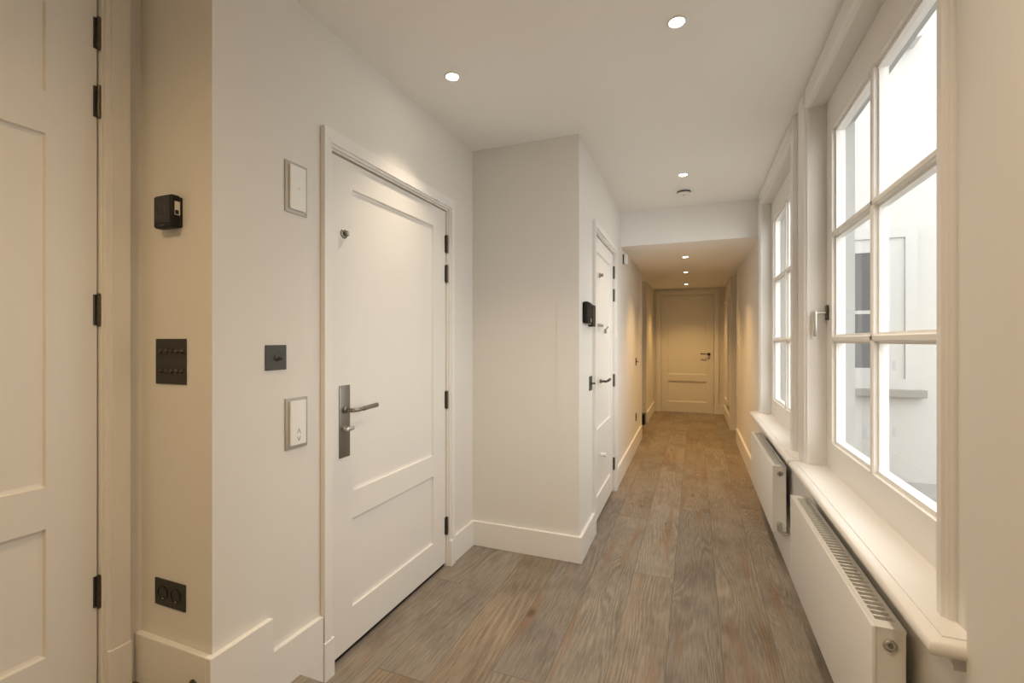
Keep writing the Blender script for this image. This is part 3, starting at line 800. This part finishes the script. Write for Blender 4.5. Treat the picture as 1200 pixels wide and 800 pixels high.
bm = B(); box(bm, -0.042, 0.042, -0.005, 0.0, -0.048, 0.048, 0.001); obj('switch_plate', bm, 'plate', r)
toggle(r, 0.0, 0.0, 1.4, 'plate')
r = cor('power_socket', 3.25, 0.390, 'small dark socket low on the far corridor left wall', 'socket')
bm = B(); box(bm, -0.042, 0.042, -0.005, 0.0, -0.048, 0.048, 0.001); obj('socket_plate', bm, 'plate', r)
bm = B(); lathe(bm, [(0.021, 0.0), (0.021, 0.003), (0.018, 0.003), (0.018, 0.0005), (0, 0.0005)], (0, -0.0045, 0), (0, -1, 0), 24); obj('socket_well', bm, 'black', r, True)

# far right wall fittings (X = 0.51, facing -X): local x toward the viewer
r = root('power_socket', (0.51, 8.35, 0.300), -PI / 2, 'small grey socket low on the far right wall beside the end door', 'socket')
bm = B(); box(bm, -0.06, 0.06, -0.008, 0.0, -0.07, 0.07, 0.001); obj('socket_plate', bm, 'steel', r)
bm = B(); lathe(bm, [(0.021, 0.0), (0.021, 0.003), (0.018, 0.003), (0.018, 0.0005), (0, 0.0005)], (0, -0.0075, 0), (0, -1, 0), 24); obj('socket_well', bm, 'black', r, True)
r = root('wall_panel', (0.51, 8.55, 1.18), -PI / 2, 'tall narrow white framed panel on the far right wall', 'panel')
bm = B(); slab(bm, 'y', -0.035, 0.0, [-0.40, -0.34, 0.34, 0.40], [-0.86, -0.80, 0.80, 0.86], {(1, 1)}); obj('frame', bm, 'trim', r)
bm = B(); box(bm, -0.345, 0.345, -0.015, 0.0, -0.805, 0.805); obj('panel_board', bm, 'door', r)
# dark box on the floor of the opening at the far left
r = root('floor_box', (-0.840, 7.805, 0.0), 0.0, 'small black box on the floor at the far left opening', 'box')
bm = B(); box(bm, -0.10, 0.085, -0.08, 0.08, 0.0, 0.15, 0.006); obj('body', bm, 'black', r)
bm = B(); box(bm, -0.104, 0.089, -0.084, 0.084, 0.15, 0.168, 0.004); obj('lid', bm, 'plate', r)

# ------------------------------------------------------------------ ceiling fittings and their light
WARM = (1.0, 0.82, 0.61)
WARM2 = (1.0, 0.60, 0.22)
def downlight(x, y, z, label, power, col, size=112):
    r = root('downlight', (x, y, z), 0.0, label, 'downlight', 'recessed ceiling spotlights')
    bm = B(); lathe(bm, [(0.027, 0.0), (0.038, 0.0), (0.038, -0.002), (0.035, -0.0045), (0.030, -0.004), (0.027, 0.0)], (0, 0, 0), (0, 0, 1), 36)
    obj('trim_ring', bm, 'white', r, True)
    bm = B(); lathe(bm, [(0.0, -0.0030), (0.020, -0.0030), (0.027, -0.001), (0.027, 0.0), (0.0, 0.0)], (0, 0, 0), (0, 0, 1), 32)
    obj('lens', bm, 'glow', r, True)
    ld = bpy.data.lights.new('downlight_beam', 'SPOT'); ld.energy = power; ld.color = col
    ld.spot_size = math.radians(size); ld.spot_blend = 1.0; ld.shadow_soft_size = 0.03
    lo = bpy.data.objects.new('downlight_beam', ld); COL.objects.link(lo); lo.parent = r; lo.location = (0, 0, -0.012)
    return r
zl = lambda y: 2.268 + (2.345 - 2.268) * (y - YB) / (YE + 0.15 - YB)
E1, E2 = 36, 64
downlight(-1.074, 1.954, H_CEIL, 'lit ceiling spotlight above the front door', 28, WARM, 92)
downlight(-0.067, 1.944, H_CEIL, 'lit ceiling spotlight nearest the top edge of the photo', E1, WARM)
downlight(-0.084, 3.742, H_CEIL, 'lit ceiling spotlight in front of the smoke detector', E1, WARM)
for y, x, lab in ((5.53, -0.102, 'first lit spotlight in the lowered ceiling behind the beam'), (6.90, -0.119, 'middle lit spotlight in the lowered corridor ceiling'), (8.58, -0.139, 'last lit spotlight right before the far door')):
    downlight(x, y, zl(y), lab, E2, WARM2)
# out of view: alcove lamp inferred from its warm light, landing lamp added as fill
downlight(-1.00, -0.25, H_CEIL, 'lit ceiling spotlight over the alcove behind the viewer', 54, (1.0, 0.69, 0.35), 165)
downlight(0.02, 0.62, H_CEIL, 'added unseen ceiling spotlight over the landing, fill for the near right wall', 30, WARM, 150)

r = root('smoke_detector', (-0.088, 4.150, H_CEIL), 0.0, 'white round smoke detector on the ceiling before the beam', 'smoke detector')
bm = B(); lathe(bm, [(0, 0), (0.052, 0), (0.052, -0.010), (0, -0.010)], (0, 0, 0), (0, 0, 1), 40); obj('base', bm, 'white', r, True)
bm = B(); lathe(bm, [(0, -0.009), (0.0555, -0.009), (0.0555, -0.020), (0, -0.020)], (0, 0, 0), (0, 0, 1), 40); obj('sensing_slot', bm, 'black', r, True)
bm = B(); lathe(bm, [(0, -0.018), (0.0555, -0.0195), (0.0555, -0.024), (0.050, -0.031), (0.02, -0.034), (0, -0.034)], (0, 0, 0), (0, 0, 1), 40); cp = obj('cover', bm, 'white', r, True)
bm = B(); lathe(bm, [(0, -0.033), (0.006, -0.033), (0.006, -0.0355), (0, -0.0355)], (0.0, 0, 0), (0, 0, 1), 16); obj('test_button', bm, 'dim', cp, True)

# ------------------------------------------------------------------ courtyard outside
YN = 5.54
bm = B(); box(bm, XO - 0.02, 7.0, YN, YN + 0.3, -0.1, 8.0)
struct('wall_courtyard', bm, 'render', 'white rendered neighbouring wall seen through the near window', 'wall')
bm = B(); box(bm, XO, 7.0, -4.0, YN, -0.12, -0.005)
struct('ground', bm, 'paving', 'pale paving outside the near window', 'ground')
bm = B(); box(bm, XO, 1.94, YN - 0.22, YN, 4.13, 4.25, 0.02)
struct('trim_4', bm, 'extpaint', 'pale ledge high on the neighbouring wall', 'ledge')
n = root('window_3', (1.42, YN, 0.88), 0.0, 'dark paned window of the neighbouring house, seen through the near window', 'window', None, 'structure')
bm = B(); slab(bm, 'y', -0.03, 0.02, [-0.545, -0.45, 0.45, 0.545], [0.0, 0.10, 1.46, 1.56], {(1, 1)}); obj('casing', bm, 'extpaint', n)
bm = B(); slab(bm, 'y', -0.015, 0.02, [-0.455, -0.26, 0.26, 0.455], [0.095, 0.20, 1.33, 1.465], {(1, 1)}); obj('window_frame', bm, 'extpaint', n)
bm = B(); box(bm, -0.265, 0.265, -0.012, 0.01, 0.73, 0.765); obj('crossbar', bm, 'extpaint', n)
bm = B(); box(bm, -0.265, 0.265, -0.003, 0.004, 0.19, 1.34); obj('glass_pane', bm, 'darkglass', n)
bm = B(); box(bm, -0.60, 0.60, -0.09, 0.0, -0.07, 0.0, 0.005); obj('window_sill', bm, 'stone', n)

# ------------------------------------------------------------------ daylight
w = bpy.data.worlds.new('overcast_sky'); S.world = w; w.use_nodes = True
nt = w.node_tree; bg = nt.nodes['Background']
tc = nt.nodes.new('ShaderNodeTexCoord'); sx = nt.nodes.new('ShaderNodeSeparateXYZ'); rp = nt.nodes.new('ShaderNodeValToRGB')
nt.links.new(tc.outputs['Generated'], sx.inputs[0]); nt.links.new(sx.outputs[2], rp.inputs[0])
rp.color_ramp.elements[0].position = 0.0; rp.color_ramp.elements[0].color = (0.97, 0.975, 0.97, 1)
rp.color_ramp.elements[1].position = 1.0; rp.color_ramp.elements[1].color = (1.0, 0.99, 0.97, 1)
nt.links.new(rp.outputs[0], bg.inputs['Color']); bg.inputs['Strength'].default_value = 3.5
# portals: they emit nothing, they only guide the sampling of the sky through the panes
for yc, wd in ((yc1, 1.24), (yc2, 1.26)):
    ld = bpy.data.lights.new('window_daylight', 'AREA'); ld.shape = 'RECTANGLE'; ld.size = 1.78; ld.size_y = wd
    ld.cycles.is_portal = True
    lo = bpy.data.objects.new('window_daylight', ld); COL.objects.link(lo)
    lo.location = (XO + 0.01, yc, 1.58); lo.rotation_euler = (0, PI / 2, 0)

# ------------------------------------------------------------------ camera
cd = bpy.data.cameras.new('camera'); cam = bpy.data.objects.new('camera', cd); COL.objects.link(cam)
cd.sensor_width = 36.0; cd.lens = 36.0 * 545.0 / 1200.0
cam.location = (0, 0, 1.34)
yaw = math.atan2(214.5, 545.0)
cam.rotation_euler = (PI / 2, 0, yaw)
cd.clip_start = 0.02
S.camera = cam
S.view_settings.view_transform = 'Standard'; S.view_settings.look = 'None'
S.view_settings.exposure = 0.36; S.view_settings.gamma = 1.0
S.view_settings.use_curve_mapping = False
